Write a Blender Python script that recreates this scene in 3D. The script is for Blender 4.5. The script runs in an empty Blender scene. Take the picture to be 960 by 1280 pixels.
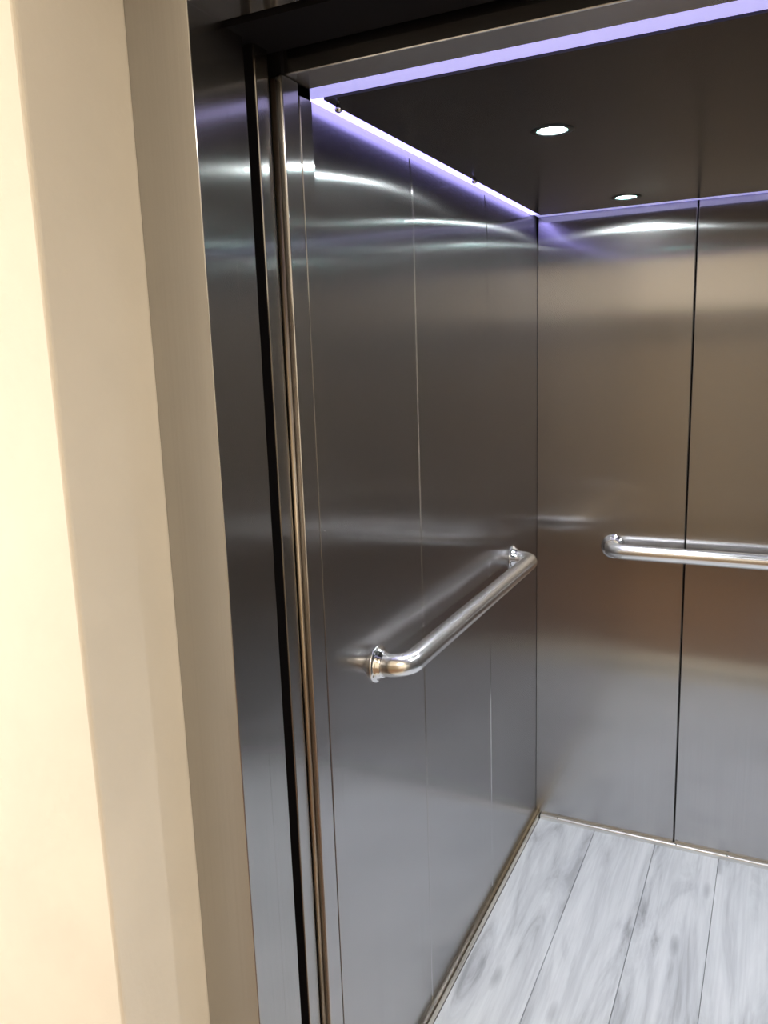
import bpy, bmesh, math, random
from mathutils import Vector, Matrix

S = bpy.context.scene
COL = S.collection
PI = math.pi

# ---------------------------------------------------------------- camera
cd = bpy.data.cameras.new('camera')
cam = bpy.data.objects.new('camera', cd)
COL.objects.link(cam)
S.camera = cam
cd.sensor_fit = 'VERTICAL'
cd.sensor_height = 36.0
cd.lens = 1002.3 / 1280 * 36.0
cd.clip_start = 0.02
YAW, PITCH, ROLL = 0.4608, 0.1891, -0.0333
fwd = Vector((-math.sin(YAW) * math.cos(PITCH), math.cos(YAW) * math.cos(PITCH), -math.sin(PITCH)))
rt = Vector((math.cos(YAW), math.sin(YAW), 0))
up = rt.cross(fwd)
r2 = math.cos(ROLL) * rt + math.sin(ROLL) * up
u2 = -math.sin(ROLL) * rt + math.cos(ROLL) * up
m = Matrix((r2, u2, -fwd)).transposed().to_4x4()
m.translation = Vector((0.7445, -2.6999, 1.708))
cam.matrix_world = m

# ---------------------------------------------------------------- world, exposure
w = bpy.data.worlds.new('world')
S.world = w
w.use_nodes = True
w.node_tree.nodes['Background'].inputs[0].default_value = (1.0, 0.92, 0.8, 1)
w.node_tree.nodes['Background'].inputs[1].default_value = 0.02
S.view_settings.view_transform = 'Standard'
S.view_settings.look = 'None'
S.view_settings.exposure = 0.0
S.view_settings.gamma = 1.0
S.view_settings.use_curve_mapping = False
try:
    S.cycles.use_denoising = True
    S.cycles.max_bounces = 12
    S.cycles.glossy_bounces = 8
    S.cycles.diffuse_bounces = 5
    S.cycles.sample_clamp_indirect = 8.0
    S.cycles.caustics_reflective = True
except Exception:
    pass


# ---------------------------------------------------------------- room lamps and added lobby fills
def area(name, loc, size, power, color, rot=(0, 0, 0)):
    l = bpy.data.lights.new(name, 'AREA')
    l.shape = 'RECTANGLE'
    l.size, l.size_y = size
    l.energy = power
    l.color = color
    o = bpy.data.objects.new(name, l)
    COL.objects.link(o)
    o.location = loc
    o.rotation_euler = rot
    return o


WARM = (1.0, 0.955, 0.86)
area('lobby_side_fill', (-1.95, -2.75, 1.35), (2.1, 0.9), 75, WARM, (0, -PI / 2, 0))  # added side fill for the lobby wall face, no known window there
area('lobby_top_light', (1.9, -3.2, 2.62), (0.6, 0.6), 24, WARM)
area('lobby_top_light', (3.3, -2.5, 2.62), (0.6, 0.6), 40, WARM)  # added fill from the far right, brightens the wall reveal

DOWN = [(0.31, -1.02), (0.315, -0.205), (1.17, -1.02), (1.17, -0.205)]
for x, y in DOWN:
    l = bpy.data.lights.new('downlight_beam', 'SPOT')
    l.energy = 19.5
    l.color = (0.97, 0.96, 1.0)
    l.spot_size = math.radians(140)
    l.spot_blend = 0.6
    l.shadow_soft_size = 0.02
    o = bpy.data.objects.new('downlight_beam', l)
    COL.objects.link(o)
    o.location = (x, y, 2.139)


# ---------------------------------------------------------------- materials
def mat(name):
    m = bpy.data.materials.new(name)
    m.use_nodes = True
    nt = m.node_tree
    return m, nt, nt.nodes['Principled BSDF']


def node(nt, t, **kw):
    n = nt.nodes.new(t)
    for k, v in kw.items():
        setattr(n, k, v)
    return n


def ramp(nt, stops):
    n = nt.nodes.new('ShaderNodeValToRGB')
    e = n.color_ramp.elements
    while len(e) < len(stops):
        e.new(0.5)
    for i, (p, c) in enumerate(stops):
        e[i].position = p
        e[i].color = c if len(c) == 4 else (*c, 1)
    return n


def brushed(name, col, streak=0.025, fine=(0.055, 0.80), wide=(0.28, 0.66), mix=0.13, crisp=(0.05, 0.28), cmix=0.22):
    """Satin steel brushed along the vertical: reflections stay crisp up and down and spread sideways.
    fine / wide: (roughness along the grain, across it) of the two lobes."""
    m = bpy.data.materials.new(name)
    m.use_nodes = True
    nt = m.node_tree
    nt.nodes.remove(nt.nodes['Principled BSDF'])
    L = nt.links
    tc = node(nt, 'ShaderNodeTexCoord')
    mp = node(nt, 'ShaderNodeMapping')
    mp.inputs['Scale'].default_value = (260, 260, 1.6)
    L.new(tc.outputs['Object'], mp.inputs['Vector'])
    nz = node(nt, 'ShaderNodeTexNoise')
    nz.inputs['Scale'].default_value = 1.0
    nz.inputs['Detail'].default_value = 2
    L.new(mp.outputs[0], nz.inputs['Vector'])
    lo = tuple(c * (1 - streak) for c in col)
    hi = tuple(min(1, c * (1 + streak)) for c in col)
    r = ramp(nt, [(0.3, lo), (0.7, hi)])
    L.new(nz.outputs['Fac'], r.inputs[0])
    g = node(nt, 'ShaderNodeNewGeometry')
    # direction along the grain, in the surface: n x (z x n)
    c1 = node(nt, 'ShaderNodeVectorMath', operation='CROSS_PRODUCT')
    c1.inputs[0].default_value = (0.02, 0.013, 1.0)
    L.new(g.outputs['Normal'], c1.inputs[1])
    c2 = node(nt, 'ShaderNodeVectorMath', operation='CROSS_PRODUCT')
    L.new(g.outputs['Normal'], c2.inputs[0])
    L.new(c1.outputs[0], c2.inputs[1])
    nm = node(nt, 'ShaderNodeVectorMath', operation='NORMALIZE')
    L.new(c2.outputs[0], nm.inputs[0])
    out = nt.nodes['Material Output']
    sh = []
    for al, ac in (fine, wide, crisp):
        gl = node(nt, 'ShaderNodeBsdfAnisotropic', distribution='GGX')
        rr = math.sqrt(al * ac)
        gl.inputs['Roughness'].default_value = rr
        gl.inputs['Anisotropy'].default_value = 1 - al / rr
        L.new(r.outputs[0], gl.inputs['Color'])
        L.new(nm.outputs[0], gl.inputs['Tangent'])
        sh.append(gl)
    mx = node(nt, 'ShaderNodeMixShader')
    mx.inputs[0].default_value = mix
    L.new(sh[0].outputs[0], mx.inputs[1])
    L.new(sh[1].outputs[0], mx.inputs[2])
    m3 = node(nt, 'ShaderNodeMixShader')
    m3.inputs[0].default_value = cmix
    L.new(mx.outputs[0], m3.inputs[1])
    L.new(sh[2].outputs[0], m3.inputs[2])
    L.new(m3.outputs[0], out.inputs['Surface'])
    return m


def simple(name, col, rough=0.5, metal=0.0, spec=0.5):
    m, nt, b = mat(name)
    b.inputs['Base Color'].default_value = (*col, 1)
    b.inputs['Roughness'].default_value = rough
    b.inputs['Metallic'].default_value = metal
    b.inputs['Specular IOR Level'].default_value = spec
    return m


def emit(name, col, strength):
    m, nt, b = mat(name)
    b.inputs['Base Color'].default_value = (0.8, 0.8, 0.8, 1)
    b.inputs['Emission Color'].default_value = (*col, 1)
    b.inputs['Emission Strength'].default_value = strength
    return m


def plaster(name, col):
    m, nt, b = mat(name)
    L = nt.links
    tc = node(nt, 'ShaderNodeTexCoord')
    nz = node(nt, 'ShaderNodeTexNoise')
    nz.inputs['Scale'].default_value = 5
    nz.inputs['Detail'].default_value = 6
    L.new(tc.outputs['Object'], nz.inputs['Vector'])
    r = ramp(nt, [(0.3, tuple(c * 0.95 for c in col)), (0.7, tuple(min(1, c * 1.03) for c in col))])
    L.new(nz.outputs['Fac'], r.inputs[0])
    L.new(r.outputs[0], b.inputs['Base Color'])
    b.inputs['Roughness'].default_value = 0.75
    n2 = node(nt, 'ShaderNodeTexNoise')
    n2.inputs['Scale'].default_value = 60
    n2.inputs['Detail'].default_value = 4
    L.new(tc.outputs['Object'], n2.inputs['Vector'])
    bp = node(nt, 'ShaderNodeBump')
    bp.inputs['Strength'].default_value = 0.12
    bp.inputs['Distance'].default_value = 0.004
    L.new(n2.outputs['Fac'], bp.inputs['Height'])
    L.new(bp.outputs[0], b.inputs['Normal'])
    return m


def oak(name):
    """Pale grey oak laminate, grain along y, differing per plank."""
    m, nt, b = mat(name)
    L = nt.links
    tc = node(nt, 'ShaderNodeTexCoord')
    oi = node(nt, 'ShaderNodeObjectInfo')
    mul = node(nt, 'ShaderNodeMath', operation='MULTIPLY')
    mul.inputs[1].default_value = 37.0
    L.new(oi.outputs['Random'], mul.inputs[0])
    cmb = node(nt, 'ShaderNodeCombineXYZ')
    L.new(mul.outputs[0], cmb.inputs[0])
    L.new(mul.outputs[0], cmb.inputs[1])
    add = node(nt, 'ShaderNodeVectorMath', operation='ADD')
    L.new(tc.outputs['Object'], add.inputs[0])
    L.new(cmb.outputs[0], add.inputs[1])
    # broad smoky figure
    m1 = node(nt, 'ShaderNodeMapping')
    m1.inputs['Scale'].default_value = (9, 1.5, 1)
    L.new(add.outputs[0], m1.inputs['Vector'])
    n1 = node(nt, 'ShaderNodeTexNoise')
    n1.inputs['Scale'].default_value = 1.0
    n1.inputs['Detail'].default_value = 6
    n1.inputs['Roughness'].default_value = 0.6
    n1.inputs['Distortion'].default_value = 1.6
    L.new(m1.outputs[0], n1.inputs['Vector'])
    r1 = ramp(nt, [(0.31, (0.36, 0.38, 0.415)), (0.43, (0.59, 0.62, 0.665)), (0.55, (0.71, 0.745, 0.79)), (0.75, (0.79, 0.82, 0.865))])
    L.new(n1.outputs['Fac'], r1.inputs[0])
    # fine fibres
    m2 = node(nt, 'ShaderNodeMapping')
    m2.inputs['Scale'].default_value = (110, 3.5, 1)
    L.new(add.outputs[0], m2.inputs['Vector'])
    n2 = node(nt, 'ShaderNodeTexNoise')
    n2.inputs['Scale'].default_value = 1.0
    n2.inputs['Detail'].default_value = 3
    L.new(m2.outputs[0], n2.inputs['Vector'])
    r2_ = ramp(nt, [(0.3, (0.90, 0.90, 0.91)), (0.6, (1, 1, 1))])
    L.new(n2.outputs['Fac'], r2_.inputs[0])
    # knots
    m3 = node(nt, 'ShaderNodeMapping')
    m3.inputs['Scale'].default_value = (9, 2.6, 1)
    L.new(add.outputs[0], m3.inputs['Vector'])
    v3 = node(nt, 'ShaderNodeTexVoronoi')
    v3.inputs['Scale'].default_value = 1.0
    L.new(m3.outputs[0], v3.inputs['Vector'])
    r3 = ramp(nt, [(0.02, (0.55, 0.56, 0.58)), (0.16, (1, 1, 1))])
    L.new(v3.outputs['Distance'], r3.inputs[0])
    x1 = node(nt, 'ShaderNodeMix', data_type='RGBA', blend_type='MULTIPLY')
    x1.inputs[0].default_value = 1
    L.new(r1.outputs[0], x1.inputs[6])
    L.new(r2_.outputs[0], x1.inputs[7])
    x2 = node(nt, 'ShaderNodeMix', data_type='RGBA', blend_type='MULTIPLY')
    x2.inputs[0].default_value = 1
    L.new(x1.outputs[2], x2.inputs[6])
    L.new(r3.outputs[0], x2.inputs[7])
    L.new(x2.outputs[2], b.inputs['Base Color'])
    b.inputs['Roughness'].default_value = 0.42
    return m


STEEL = brushed('brushed_steel', (0.53, 0.521, 0.523))
STEEL_R = brushed('brushed_steel_dark', (0.26, 0.256, 0.252))  # darker copy for the unseen right wall, dims reflections in the left wall
STEEL_D = brushed('brushed_steel_frame', (0.49, 0.48, 0.47), fine=(0.075, 0.5), wide=(0.28, 0.5), crisp=(0.05, 0.3))
CHROME = simple('polished_steel', (0.86, 0.86, 0.86), 0.09, 1.0)
RAILM = simple('rail_steel', (0.94, 0.94, 0.93), 0.24, 1.0)
BEAD = simple('bead_metal', (0.46, 0.38, 0.29), 0.38, 1.0)  # warm lobby reflection put into the colour of a steel bead
TRIMM = simple('trim_steel', (0.62, 0.57, 0.47), 0.16, 1.0)
ALU = simple('aluminium', (0.80, 0.80, 0.78), 0.3, 1.0)
SLAB = simple('threshold_stone', (0.55, 0.50, 0.40), 0.45)
SILL = simple('satin_aluminium', (0.72, 0.71, 0.66), 0.55, 0.6)
BLACK = simple('shaft_black', (0.008, 0.0075, 0.009), 0.8, 0.0, 0.08)  # near black, also carries the shade of the gap and door head
RUBBER = simple('dark_rubber', (0.02, 0.018, 0.018), 0.5)
GROUT = simple('joint_dark', (0.10, 0.10, 0.11), 0.8)
CEIL = simple('dark_gloss_panel', (0.016, 0.015, 0.016), 0.22, 0.0, 0.5)
WHITE = simple('white_housing', (0.7, 0.7, 0.72), 0.6)
CREAM = plaster('cream_plaster', (0.80, 0.75, 0.665))
LOBBYCEIL = simple('lobby_ceiling_paint', (0.75, 0.70, 0.60), 0.8)
LOBBYFLOOR = simple('lobby_floor_tile', (0.17, 0.095, 0.05), 0.4)
BAND_BROWN = simple('mirrored_brown', (0.215, 0.165, 0.105), 0.5)  # brown of the unseen cladding added for reflections in the steel
BAND_DARK = simple('mirrored_dark_brown', (0.12, 0.092, 0.06), 0.5)  # darker brown for the added band above that cladding
OAK = oak('grey_oak')
LED = emit('violet_led', (0.38, 0.34, 1.0), 2.8)
LED_BACK = emit('violet_led_back', (0.42, 0.40, 1.0), 0.6)
LED_DIM = emit('violet_led_dim', (0.42, 0.40, 1.0), 0.8)
LENS = emit('downlight_glow', (0.92, 0.98, 1.0), 420.0)
BEZEL = simple('dark_bezel', (0.05, 0.055, 0.055), 0.35, 1.0)
TEAL = simple('teal_reflector', (0.10, 0.30, 0.27), 0.3, 1.0)  # teal tint given to the reflector ring


# ---------------------------------------------------------------- mesh helpers
def add_box(bm, x0, x1, y0, y1, z0, z1):
    vs = [bm.verts.new((x, y, z)) for x in (x0, x1) for y in (y0, y1) for z in (z0, z1)]
    for f in ((0, 1, 3, 2), (4, 6, 7, 5), (0, 4, 5, 1), (2, 3, 7, 6), (0, 2, 6, 4), (1, 5, 7, 3)):
        bm.faces.new([vs[i] for i in f])


def link(name, bm, material, parent=None, smooth=False, **props):
    bmesh.ops.recalc_face_normals(bm, faces=bm.faces)
    me = bpy.data.meshes.new(name)
    bm.to_mesh(me)
    bm.free()
    if material:
        me.materials.append(material)
    if smooth:
        for p in me.polygons:
            p.use_smooth = True
    o = bpy.data.objects.new(name, me)
    COL.objects.link(o)
    if parent:
        o.parent = parent
        o.matrix_parent_inverse = Matrix.Identity(4)
    for k, v in props.items():
        o[k] = v
    return o


def box(name, x0, x1, y0, y1, z0, z1, material, parent=None, bevel=0.0, seg=2, org=None, **props):
    """A box given in world coordinates; its vertices are local to the parent's location."""
    bm = bmesh.new()
    add_box(bm, x0, x1, y0, y1, z0, z1)
    if bevel:
        bmesh.ops.bevel(bm, geom=list(bm.edges), offset=bevel, segments=seg, profile=0.5, affect='EDGES')
    base = Vector(org) if org else (parent.location.copy() if parent else Vector((0, 0, 0)))
    bmesh.ops.translate(bm, verts=bm.verts, vec=-base)
    o = link(name, bm, material, parent, **props)
    if not parent and org:
        o.location = base
    return o


def empty(name, loc=(0, 0, 0), **props):
    o = bpy.data.objects.new(name, None)
    o.empty_display_size = 0.05
    o.location = loc
    COL.objects.link(o)
    for k, v in props.items():
        o[k] = v
    return o


def lathe(profile, seg=40, axis='z'):
    """Revolve (r, h) points about z (or x / y)."""
    bm = bmesh.new()
    rings = []
    for r, h in profile:
        if r < 1e-6:
            rings.append([bm.verts.new((0, 0, h))])
        else:
            rings.append([bm.verts.new((r * math.cos(2 * PI * k / seg), r * math.sin(2 * PI * k / seg), h)) for k in range(seg)])
    for a, b in zip(rings, rings[1:]):
        for k in range(seg):
            j = (k + 1) % seg
            if len(a) == 1 and len(b) == 1:
                continue
            if len(a) == 1:
                bm.faces.new((a[0], b[k], b[j]))
            elif len(b) == 1:
                bm.faces.new((a[k], a[j], b[0]))
            else:
                bm.faces.new((a[k], a[j], b[j], b[k]))
    if axis == 'x':
        bmesh.ops.rotate(bm, verts=bm.verts, matrix=Matrix.Rotation(PI / 2, 3, 'Y'))
    elif axis == '-y':
        bmesh.ops.rotate(bm, verts=bm.verts, matrix=Matrix.Rotation(PI / 2, 3, 'X'))
    return bm


def tube(points, r, seg=28):
    bm = bmesh.new()
    n = len(points)
    P = [Vector(p) for p in points]
    rings = []
    for i in range(n):
        t = (P[min(i + 1, n - 1)] - P[max(i - 1, 0)]).normalized()
        a = Vector((0, 0, 1))
        s = t.cross(a).normalized()
        rings.append([bm.verts.new(P[i] + r * (math.cos(2 * PI * k / seg) * s + math.sin(2 * PI * k / seg) * a)) for k in range(seg)])
    for a, b in zip(rings, rings[1:]):
        for k in range(seg):
            j = (k + 1) % seg
            bm.faces.new((a[k], a[j], b[j], b[k]))
    bm.faces.new(rings[0][::-1])
    bm.faces.new(rings[-1])
    return bm


def copy_tree(o, parent=None):
    c = o.copy()
    COL.objects.link(c)
    if parent:
        c.parent = parent
    for ch in list(o.children):
        copy_tree(ch, c)
    return c


# ---------------------------------------------------------------- sizes (metres)
W, D, H = 1.485, 1.485, 2.14          # cabin: x 0..W, y -D..0, underside of ceiling panel at H
JX, PX = 0.024, 0.037                 # landing jamb reveal plane, cabin post plane
OX = 0.95                             # right side of the opening


# ---------------------------------------------------------------- setting: floor
floor = box('floor', -0.02, W + 0.02, -D - 0.03, 0.02, -0.06, -0.012, GROUT, kind='structure')
seams = [0.018, 0.222, 0.432, 0.639, 0.845, 1.051, 1.257, 1.463]
for a, b in zip(seams, seams[1:]):
    cx = (a + b) / 2
    o = box('plank', a + 0.0007, b - 0.0007, -D - 0.02, -0.012, -0.012, 0.0, OAK, floor, 0.0009, 1)
box('floor_lobby', -2.0, 4.0, -4.2, -1.70, -0.1, -0.004, LOBBYFLOOR, kind='structure')
box('trim_threshold', -0.083, 1.08, -1.87, -1.702, -0.02, -0.001, SLAB, None, 0.001, 1, kind='structure')
sill = empty('trim_sill', (0.5, -1.6, 0), kind='structure')
for y0, y1 in ((-1.70, -1.645), (-1.61, -1.545)):
    box('sill_bar', -0.05, 1.0, y0, y1, -0.03, 0.0, SILL, sill, 0.002)
box('sill_bar', -0.05, 1.0, -1.54, -1.506, -0.03, 0.001, SILL, sill, 0.002)

# ---------------------------------------------------------------- setting: cabin walls with their panels
PT = 2.19
PTH = 0.022                            # depth of a panel


def lean(z):
    """How far the panel face leans back at height z: the sheets curl away near their top edge."""
    d, n = 0.0, 40
    if z <= 1.985:
        return 0.0
    h = (z - 1.985) / n
    for i in range(n):
        t = ((i + 0.5) * h) / 0.085
        d += h * min(0.075, 0.065 * t * t)
    return d


def steel_panel(a, b, place, parent, mt=None):
    """Folded sheet from a to b along the wall; place(u, depth, z) gives the point. Edges are chamfered."""
    c = 0.002
    zs = [0.0, 1.0, 1.985] + [1.985 + (PT - 1.985) * k / 24 for k in range(1, 25)]
    bm = bmesh.new()
    rows = []
    for z in zs:
        o = lean(z)
        rows.append([bm.verts.new(place(u, d, z)) for u, d in ((a, PTH), (a, o + c), (a + c, o), (b - c, o), (b, o + c), (b, PTH))])
    for r0, r1 in zip(rows, rows[1:]):
        for k in range(6):
            j = (k + 1) % 6
            f = bm.faces.new((r0[k], r0[j], r1[j], r1[k]))
            f.smooth = True
    bm.faces.new(rows[0])
    bm.faces.new(rows[-1][::-1])
    bm.edges.ensure_lookup_table()
    for r0, r1 in zip(rows, rows[1:]):
        for k in range(6):
            e = bm.edges.get((r0[k], r1[k]))
            e.smooth = False
    for r in (rows[0], rows[-1]):
        for k in range(6):
            bm.edges.get((r[k], r[(k + 1) % 6])).smooth = False
    return link('panel', bm, mt or STEEL, parent)


def wall_left():
    wl = box('wall_left', -0.06, -PTH, -D - 0.05, 0.06, -0.06, PT, BLACK, kind='structure')
    for a, b in ((-1.505, -1.008), (-1.008, -0.511), (-0.511, 0.0)):
        steel_panel(a + 0.0015, b - 0.0015 if b else 0.003, lambda u, d, z: (-d, u, z), wl)
    return wl


def wall_back():
    wb = box('wall_back', -0.01, W + 0.01, PTH, 0.06, -0.06, PT, BLACK, kind='structure')
    for a, b in ((0.0, 0.491), (0.491, 0.982), (0.982, W)):
        steel_panel(a + (0.0022 if a else 0), b - 0.0022, lambda u, d, z: (u, d, z), wb)
    return wb


def wall_right():
    wr = box('wall_right', W + PTH, W + 0.06, -D - 0.05, 0.06, -0.06, PT, BLACK, kind='structure')
    for a, b in ((-1.505, -1.008), (-1.008, -0.511), (-0.511, 0.0)):
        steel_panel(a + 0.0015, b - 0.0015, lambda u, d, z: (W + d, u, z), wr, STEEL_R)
    return wr


wall_left()
wall_back()
wall_right()

wf = box('wall_front', -0.06, PX - 0.004, -1.570, -1.486, -0.02, PT, BLACK, kind='structure')
box('post_strip', -0.03, PX, -1.576, -1.5275, 0.0, H - 0.002, STEEL, wf, 0.003, 3)
box('return_panel', -0.03, PX, -1.5255, -1.488, 0.0, H - 0.02, STEEL, wf, 0.0012, 2)
box('top_clip', -0.03, PX - 0.004, -1.5255, -1.488, H - 0.02, H - 0.001, RUBBER, wf, 0.001, 1)
box('transom', -0.06, W + 0.06, -1.560, -1.485, H, H + 0.05, STEEL, wf, 0.002, 2)
box('return_panel', OX, W + 0.06, -1.5515, -1.485, 0.0, H, STEEL, wf, 0.002, 2)

# ---------------------------------------------------------------- setting: cabin ceiling
ceiling = box('ceiling', -0.06, W + 0.06, -1.49, 0.06, PT, PT + 0.03, WHITE, kind='structure')
RH = 0.031


def panel_with_holes(x0, x1, y0, y1, z0, z1, holes, r, seg=32):
    bm = bmesh.new()
    outer = [bm.verts.new(p) for p in ((x0, y0, z0), (x1, y0, z0), (x1, y1, z0), (x0, y1, z0))]
    ed = [bm.edges.new((outer[i], outer[(i + 1) % 4])) for i in range(4)]
    for hx, hy in holes:
        c = [bm.verts.new((hx + r * math.cos(2 * PI * k / seg), hy + r * math.sin(2 * PI * k / seg), z0)) for k in range(seg)]
        ed += [bm.edges.new((c[k], c[(k + 1) % seg])) for k in range(seg)]
    bmesh.ops.triangle_fill(bm, edges=ed, use_beauty=True, use_dissolve=False)
    for f in list(bm.faces):
        q = f.calc_center_median()
        if any((q.x - hx) ** 2 + (q.y - hy) ** 2 < (r * 0.95) ** 2 for hx, hy in holes):
            bm.faces.remove(f)
    ret = bmesh.ops.extrude_face_region(bm, geom=list(bm.faces))
    bmesh.ops.translate(bm, verts=[v for v in ret['geom'] if isinstance(v, bmesh.types.BMVert)], vec=(0, 0, z1 - z0))
    return bm


link('ceiling_panel', panel_with_holes(0.024, W - 0.024, -1.425, -0.055, H, H + 0.012, DOWN, RH), CEIL, ceiling)


def led(x0, x1, y0, y1, label, lm=LED):
    t = empty('led_strip', ((x0 + x1) / 2, (y0 + y1) / 2, H + 0.03), label=label, category='light strip')
    box('diffuser', x0, x1, y0, y1, H + 0.003, H + 0.012, lm, t, 0.002, 1)
    box('channel', x0, x1, y0, y1, H + 0.0125, PT - 0.001, ALU, t)
    return t


led(-0.006, 0.023, -1.425, -0.056, 'bright violet light strip glowing along the top of the left steel wall')
led(0.002, W - 0.002, -0.054, -0.002, 'dim violet light strip along the top of the back steel wall', LED_BACK)
led(0.002, W - 0.002, -1.483, -1.427, 'broad violet light strip along the ceiling edge above the doorway', LED_DIM)

# ---------------------------------------------------------------- setting: cabin skirtings
t1 = empty('trim_1', (0, -0.7, 0), kind='structure')
bm = bmesh.new()
prof = [(0.0005, 0.0), (0.018, 0.0), (0.018, 0.020), (0.0165, 0.025), (0.0125, 0.0285), (0.006, 0.030), (0.0005, 0.030)]
n = len(prof)
ra = [bm.verts.new((x, -D + 0.002 + 0.7, z)) for x, z in prof]
rb = [bm.verts.new((x, -0.001 + 0.7, z)) for x, z in prof]
for i in range(n):
    j = (i + 1) % n
    bm.faces.new((ra[i], ra[j], rb[j], rb[i]))
bm.faces.new(ra)
bm.faces.new(rb[::-1])
link('skirting_bar', bm, TRIMM, t1)
t2 = empty('trim_2', (0.7, 0, 0), kind='structure')
bm = bmesh.new()
ra = [bm.verts.new((0.021 - 0.7, -x, z * 0.55)) for x, z in prof]
rb = [bm.verts.new((W - 0.021 - 0.7, -x, z * 0.55)) for x, z in prof]
for i in range(n):
    j = (i + 1) % n
    bm.faces.new((ra[i], ra[j], rb[j], rb[i]))
bm.faces.new(ra)
bm.faces.new(rb[::-1])
link('skirting_bar', bm, ALU, t2)


def screw(parent, loc, rot):
    bm = lathe([(0.0, 0.0025), (0.0022, 0.0022), (0.0036, 0.0), (0.0036, -0.002), (0.0, -0.002)], 14)
    bmesh.ops.rotate(bm, verts=bm.verts, matrix=Matrix.Rotation(rot[1], 3, rot[0]))
    o = link('screw', bm, CHROME, parent, True)
    o.location = Vector(loc) - parent.location
    return o


for y in (-0.09, -0.86, -1.3):
    screw(t1, (0.0178, y, 0.012), ('Y', PI / 2))
for x in (0.085, 0.50, 0.665, 1.2):
    screw(t2, (x, -0.0135, 0.0158), ('X', PI / 5))

# ---------------------------------------------------------------- setting: lobby
YL = -1.959                            # lobby wall face
XB = -0.083                            # reveal beside the frame
wn = box('wall_lobby_left', -2.0, XB, YL, -1.705, -0.02, 2.75, CREAM, None, 0.006, 3, kind='structure')
box('wall_lobby_front', XB, 1.08, YL, -1.705, 2.31, 2.75, CREAM, None, kind='structure')
box('wall_lobby_right', 1.08, 4.0, YL, -1.705, -0.02, 2.75, CREAM, None, 0.006, 3, kind='structure')
lb = box('wall_lobby_back', -2.0, 4.0, -4.3, -4.2, -0.02, 2.75, CREAM, None, kind='structure')
for k in range(9):
    box('plank', -0.5 + 0.3 * k + 0.003, -0.5 + 0.3 * (k + 1) - 0.003, -4.2, -4.185, 0.0, 1.74, BAND_BROWN, lb, 0.002, 1)  # unseen boards added for the brown area mirrored in the back panels
box('dark_band', -0.5, 2.2, -4.2, -4.17, 1.745, 2.0, BAND_DARK, lb, 0.004, 2)  # unseen strip added for the dark stripe mirrored above the brown
box('wall_lobby_far_left', -2.1, -2.0, -4.3, -1.7, -0.02, 2.75, CREAM, None, kind='structure')
box('wall_lobby_far_right', 4.0, 4.1, -4.3, -1.7, -0.02, 2.75, CREAM, None, kind='structure')
box('ceiling_lobby', -2.1, 4.1, -4.3, -1.7, 2.75, 2.85, LOBBYCEIL, None, kind='structure')
box('beam_head_blackout', -0.80, 1.05, -1.69, -1.578, 2.168, 2.42, BLACK, None, kind='structure')  # black block added before the transom to darken the door head
# dark lift shaft round the door head
box('wall_shaft', -0.85, -0.80, -1.705, -1.50, -0.1, 2.5, BLACK, None, kind='structure')
box('ceiling_shaft', -0.85, 1.6, -1.705, -1.45, 2.42, 2.47, BLACK, None, kind='structure')
box('wall_shaft_right', 1.05, 1.10, -1.705, -1.552, -0.1, 2.42, BLACK, None, kind='structure')

# ---------------------------------------------------------------- landing door frame
fr = empty('door_frame', (0.5, -1.74, 0), label='brushed steel lift door frame set into the cream wall opening', category='door frame')
SZ = 2.172
box('jamb', XB, JX, -1.775, -1.70, 0.0, 2.308, STEEL_D, fr, 0.0015, 3, label='left upright of the steel frame')
box('jamb', OX, 1.08, -1.775, -1.70, 0.0, 2.308, STEEL_D, fr, 0.0015, 3)
box('header', JX + 0.0005, OX - 0.0005, -1.775, -1.70, SZ, 2.308, STEEL_D, fr, 0.002, 3)

# ---------------------------------------------------------------- doors, slid open to the left
ld = empty('sliding_door', (-0.3, -1.67, 0), label='open outer lift door, narrow steel edge between the frame and the black gap', category='door')
box('door_panel', -0.79, JX - 0.002, -1.6995, -1.651, 0.006, 2.26, STEEL_D, ld, 0.0008, 2)
cdr = empty('sliding_door', (-0.3, -1.59, 0), label='open inner lift door, narrow steel edge just past the black gap', category='door')
box('door_panel', -0.79, JX - 0.001, -1.6245, -1.589, 0.006, 2.26, STEEL_D, cdr, 0.002, 2)
box('gap_shade', -0.70, JX - 0.004, -1.6255, -1.6235, 0.006, 2.26, BLACK, cdr)  # dark strip added over the lit door face, shade of the open gap
bm = bmesh.new()
bmesh.ops.create_cone(bm, cap_ends=True, segments=20, radius1=0.0045, radius2=0.0045, depth=2.12)
bmesh.ops.translate(bm, verts=bm.verts, vec=(JX + 0.001 + 0.3, -1.5825 + 1.59, 1.07))
link('edge_bead', bm, BEAD, cdr, True, label='rounded edge bead that looks golden brown')


# ---------------------------------------------------------------- handrails
def arc_path(L, off, rad):
    """Bar along +Y from 0 to L, its ends bent back to the wall (x = 0)."""
    pts = [(0.004, 0, 0), (off - rad, 0, 0)]
    for k in range(1, 10):
        a = k / 10 * PI / 2
        pts.append((off - rad + rad * math.sin(a), rad - rad * math.cos(a), 0))
    pts.append((off, rad, 0))
    for k in range(1, 12):
        pts.append((off, rad + (L - 2 * rad) * k / 12, 0))
    pts.append((off, L - rad, 0))
    for k in range(1, 10):
        a = k / 10 * PI / 2
        pts.append((off - rad + rad * math.cos(a), L - rad + rad * math.sin(a), 0))
    pts += [(off - rad, L, 0), (0.004, L, 0)]
    return pts


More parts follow.
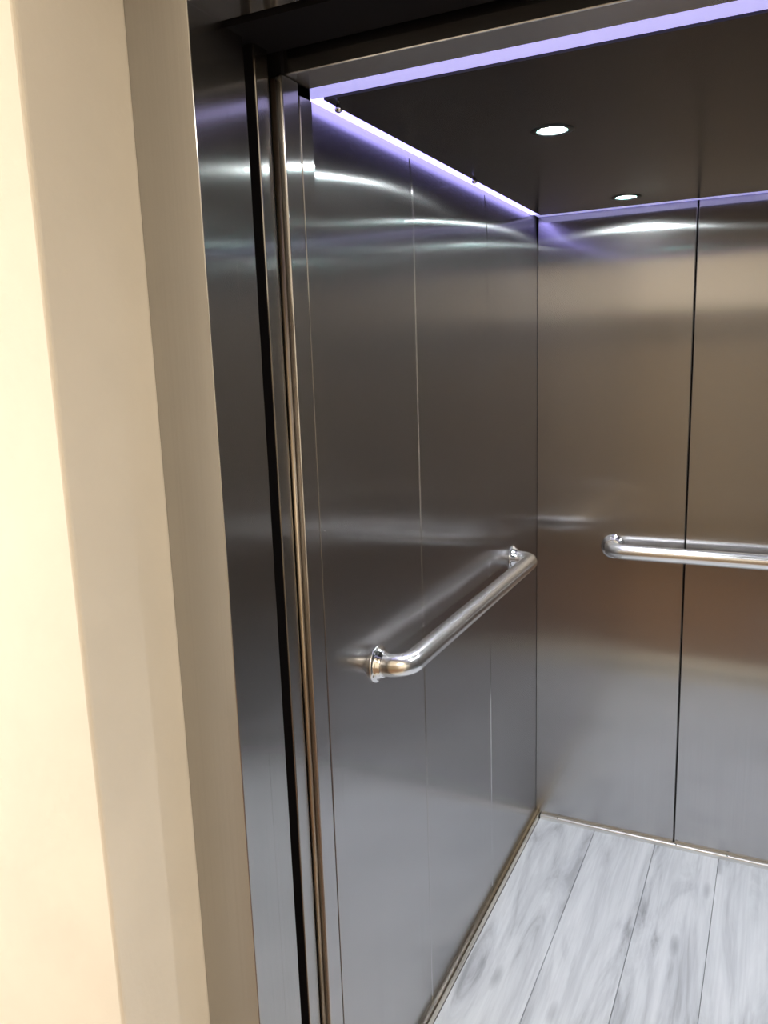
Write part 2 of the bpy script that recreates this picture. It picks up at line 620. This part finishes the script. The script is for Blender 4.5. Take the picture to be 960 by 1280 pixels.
def handrail(label):
    L = 0.968
    t = empty('handrail', label=label, category='handrail')
    link('bar', tube(arc_path(L, 0.068, 0.046), 0.0245), RAILM, t, True)
    for y in (0, L):
        bm = lathe([(0.0, 0.0003), (0.041, 0.0003), (0.041, 0.004), (0.0385, 0.006), (0.033, 0.0068), (0.033, 0.011), (0.0305, 0.0125), (0.0285, 0.019), (0.0270, 0.0205), (0.0246, 0.0205)], 40, 'x')
        f = link('flange', bm, CHROME, t, True)
        f.location = (0, y, 0)
        for k in range(3):
            a = PI / 2 + k * 2 * PI / 3
            bm = lathe([(0.0, 0.0024), (0.002, 0.002), (0.0032, 0.0), (0.0, 0.0)], 12, 'x')
            s = link('screw', bm, CHROME, f, True)
            s.location = (0.0066, 0.0343 * math.cos(a), 0.0343 * math.sin(a))
    return t


hr = handrail('polished steel handrail on the left wall running into the cabin')
hr.location = (0, -1.259, 1.069)
h2 = copy_tree(hr)
h2['label'] = 'polished steel handrail across the back wall, cut off by the picture edge'
h2.location = (0.265, 0, 1.060)
h2.rotation_euler = (0, 0, -PI / 2)
h3 = copy_tree(hr)
h3.location = (W, -0.291, 1.069)
h3.rotation_euler = (0, 0, PI)
h3['label'] = 'handrail on the right wall, seen only mirrored in the steel'
for h in (hr, h2, h3):
    h['group'] = 'cabin handrails'


# ---------------------------------------------------------------- downlights and ceiling knobs
def downlight(label):
    t = empty('downlight', label=label, category='ceiling light', group='cabin downlights')
    link('bezel', lathe([(0.0302, 0.0125), (0.0302, -0.001), (0.0310, -0.0022), (0.034, -0.0028), (0.041, -0.0020), (0.0430, -0.0004)], 48), BEZEL, t, True)
    link('reflector', lathe([(0.0300, 0.0005), (0.0296, 0.0070)], 48), TEAL, t, True)
    link('lens', lathe([(0.0, 0.0020), (0.010, 0.0026), (0.020, 0.0042), (0.0295, 0.0075)], 48), LENS, t, True)
    link('housing', lathe([(0.0, 0.034), (0.0301, 0.034), (0.0301, 0.0126)], 32), WHITE, t, True)
    return t


labels = ['larger looking round white downlight in the dark ceiling, nearer the doorway',
          'smaller looking round white downlight in the dark ceiling, close to the back wall',
          'downlight over the right half of the cabin, nearer the doorway',
          'downlight over the right half of the cabin, close to the back wall']
d0 = downlight(labels[0])
for k, (x, y) in enumerate(DOWN):
    d = d0 if k == 0 else copy_tree(d0)
    d.location = (x, y, H)
    d['label'] = labels[k]

k0 = empty('ceiling_knob', label='tiny steel knob under the dark ceiling at its near left corner', category='knob', group='ceiling knobs')
link('knob', lathe([(0.0035, 0.0), (0.0035, -0.006), (0.006, -0.007), (0.007, -0.010), (0.006, -0.014), (0.003, -0.016), (0.0, -0.016)], 20), CHROME, k0, True)
k0.location = (0.038, -1.40, H)
k1 = copy_tree(k0)
k1.location = (0.038, -0.715, H)
k1['label'] = 'tiny steel knob under the dark ceiling halfway along the left light strip'
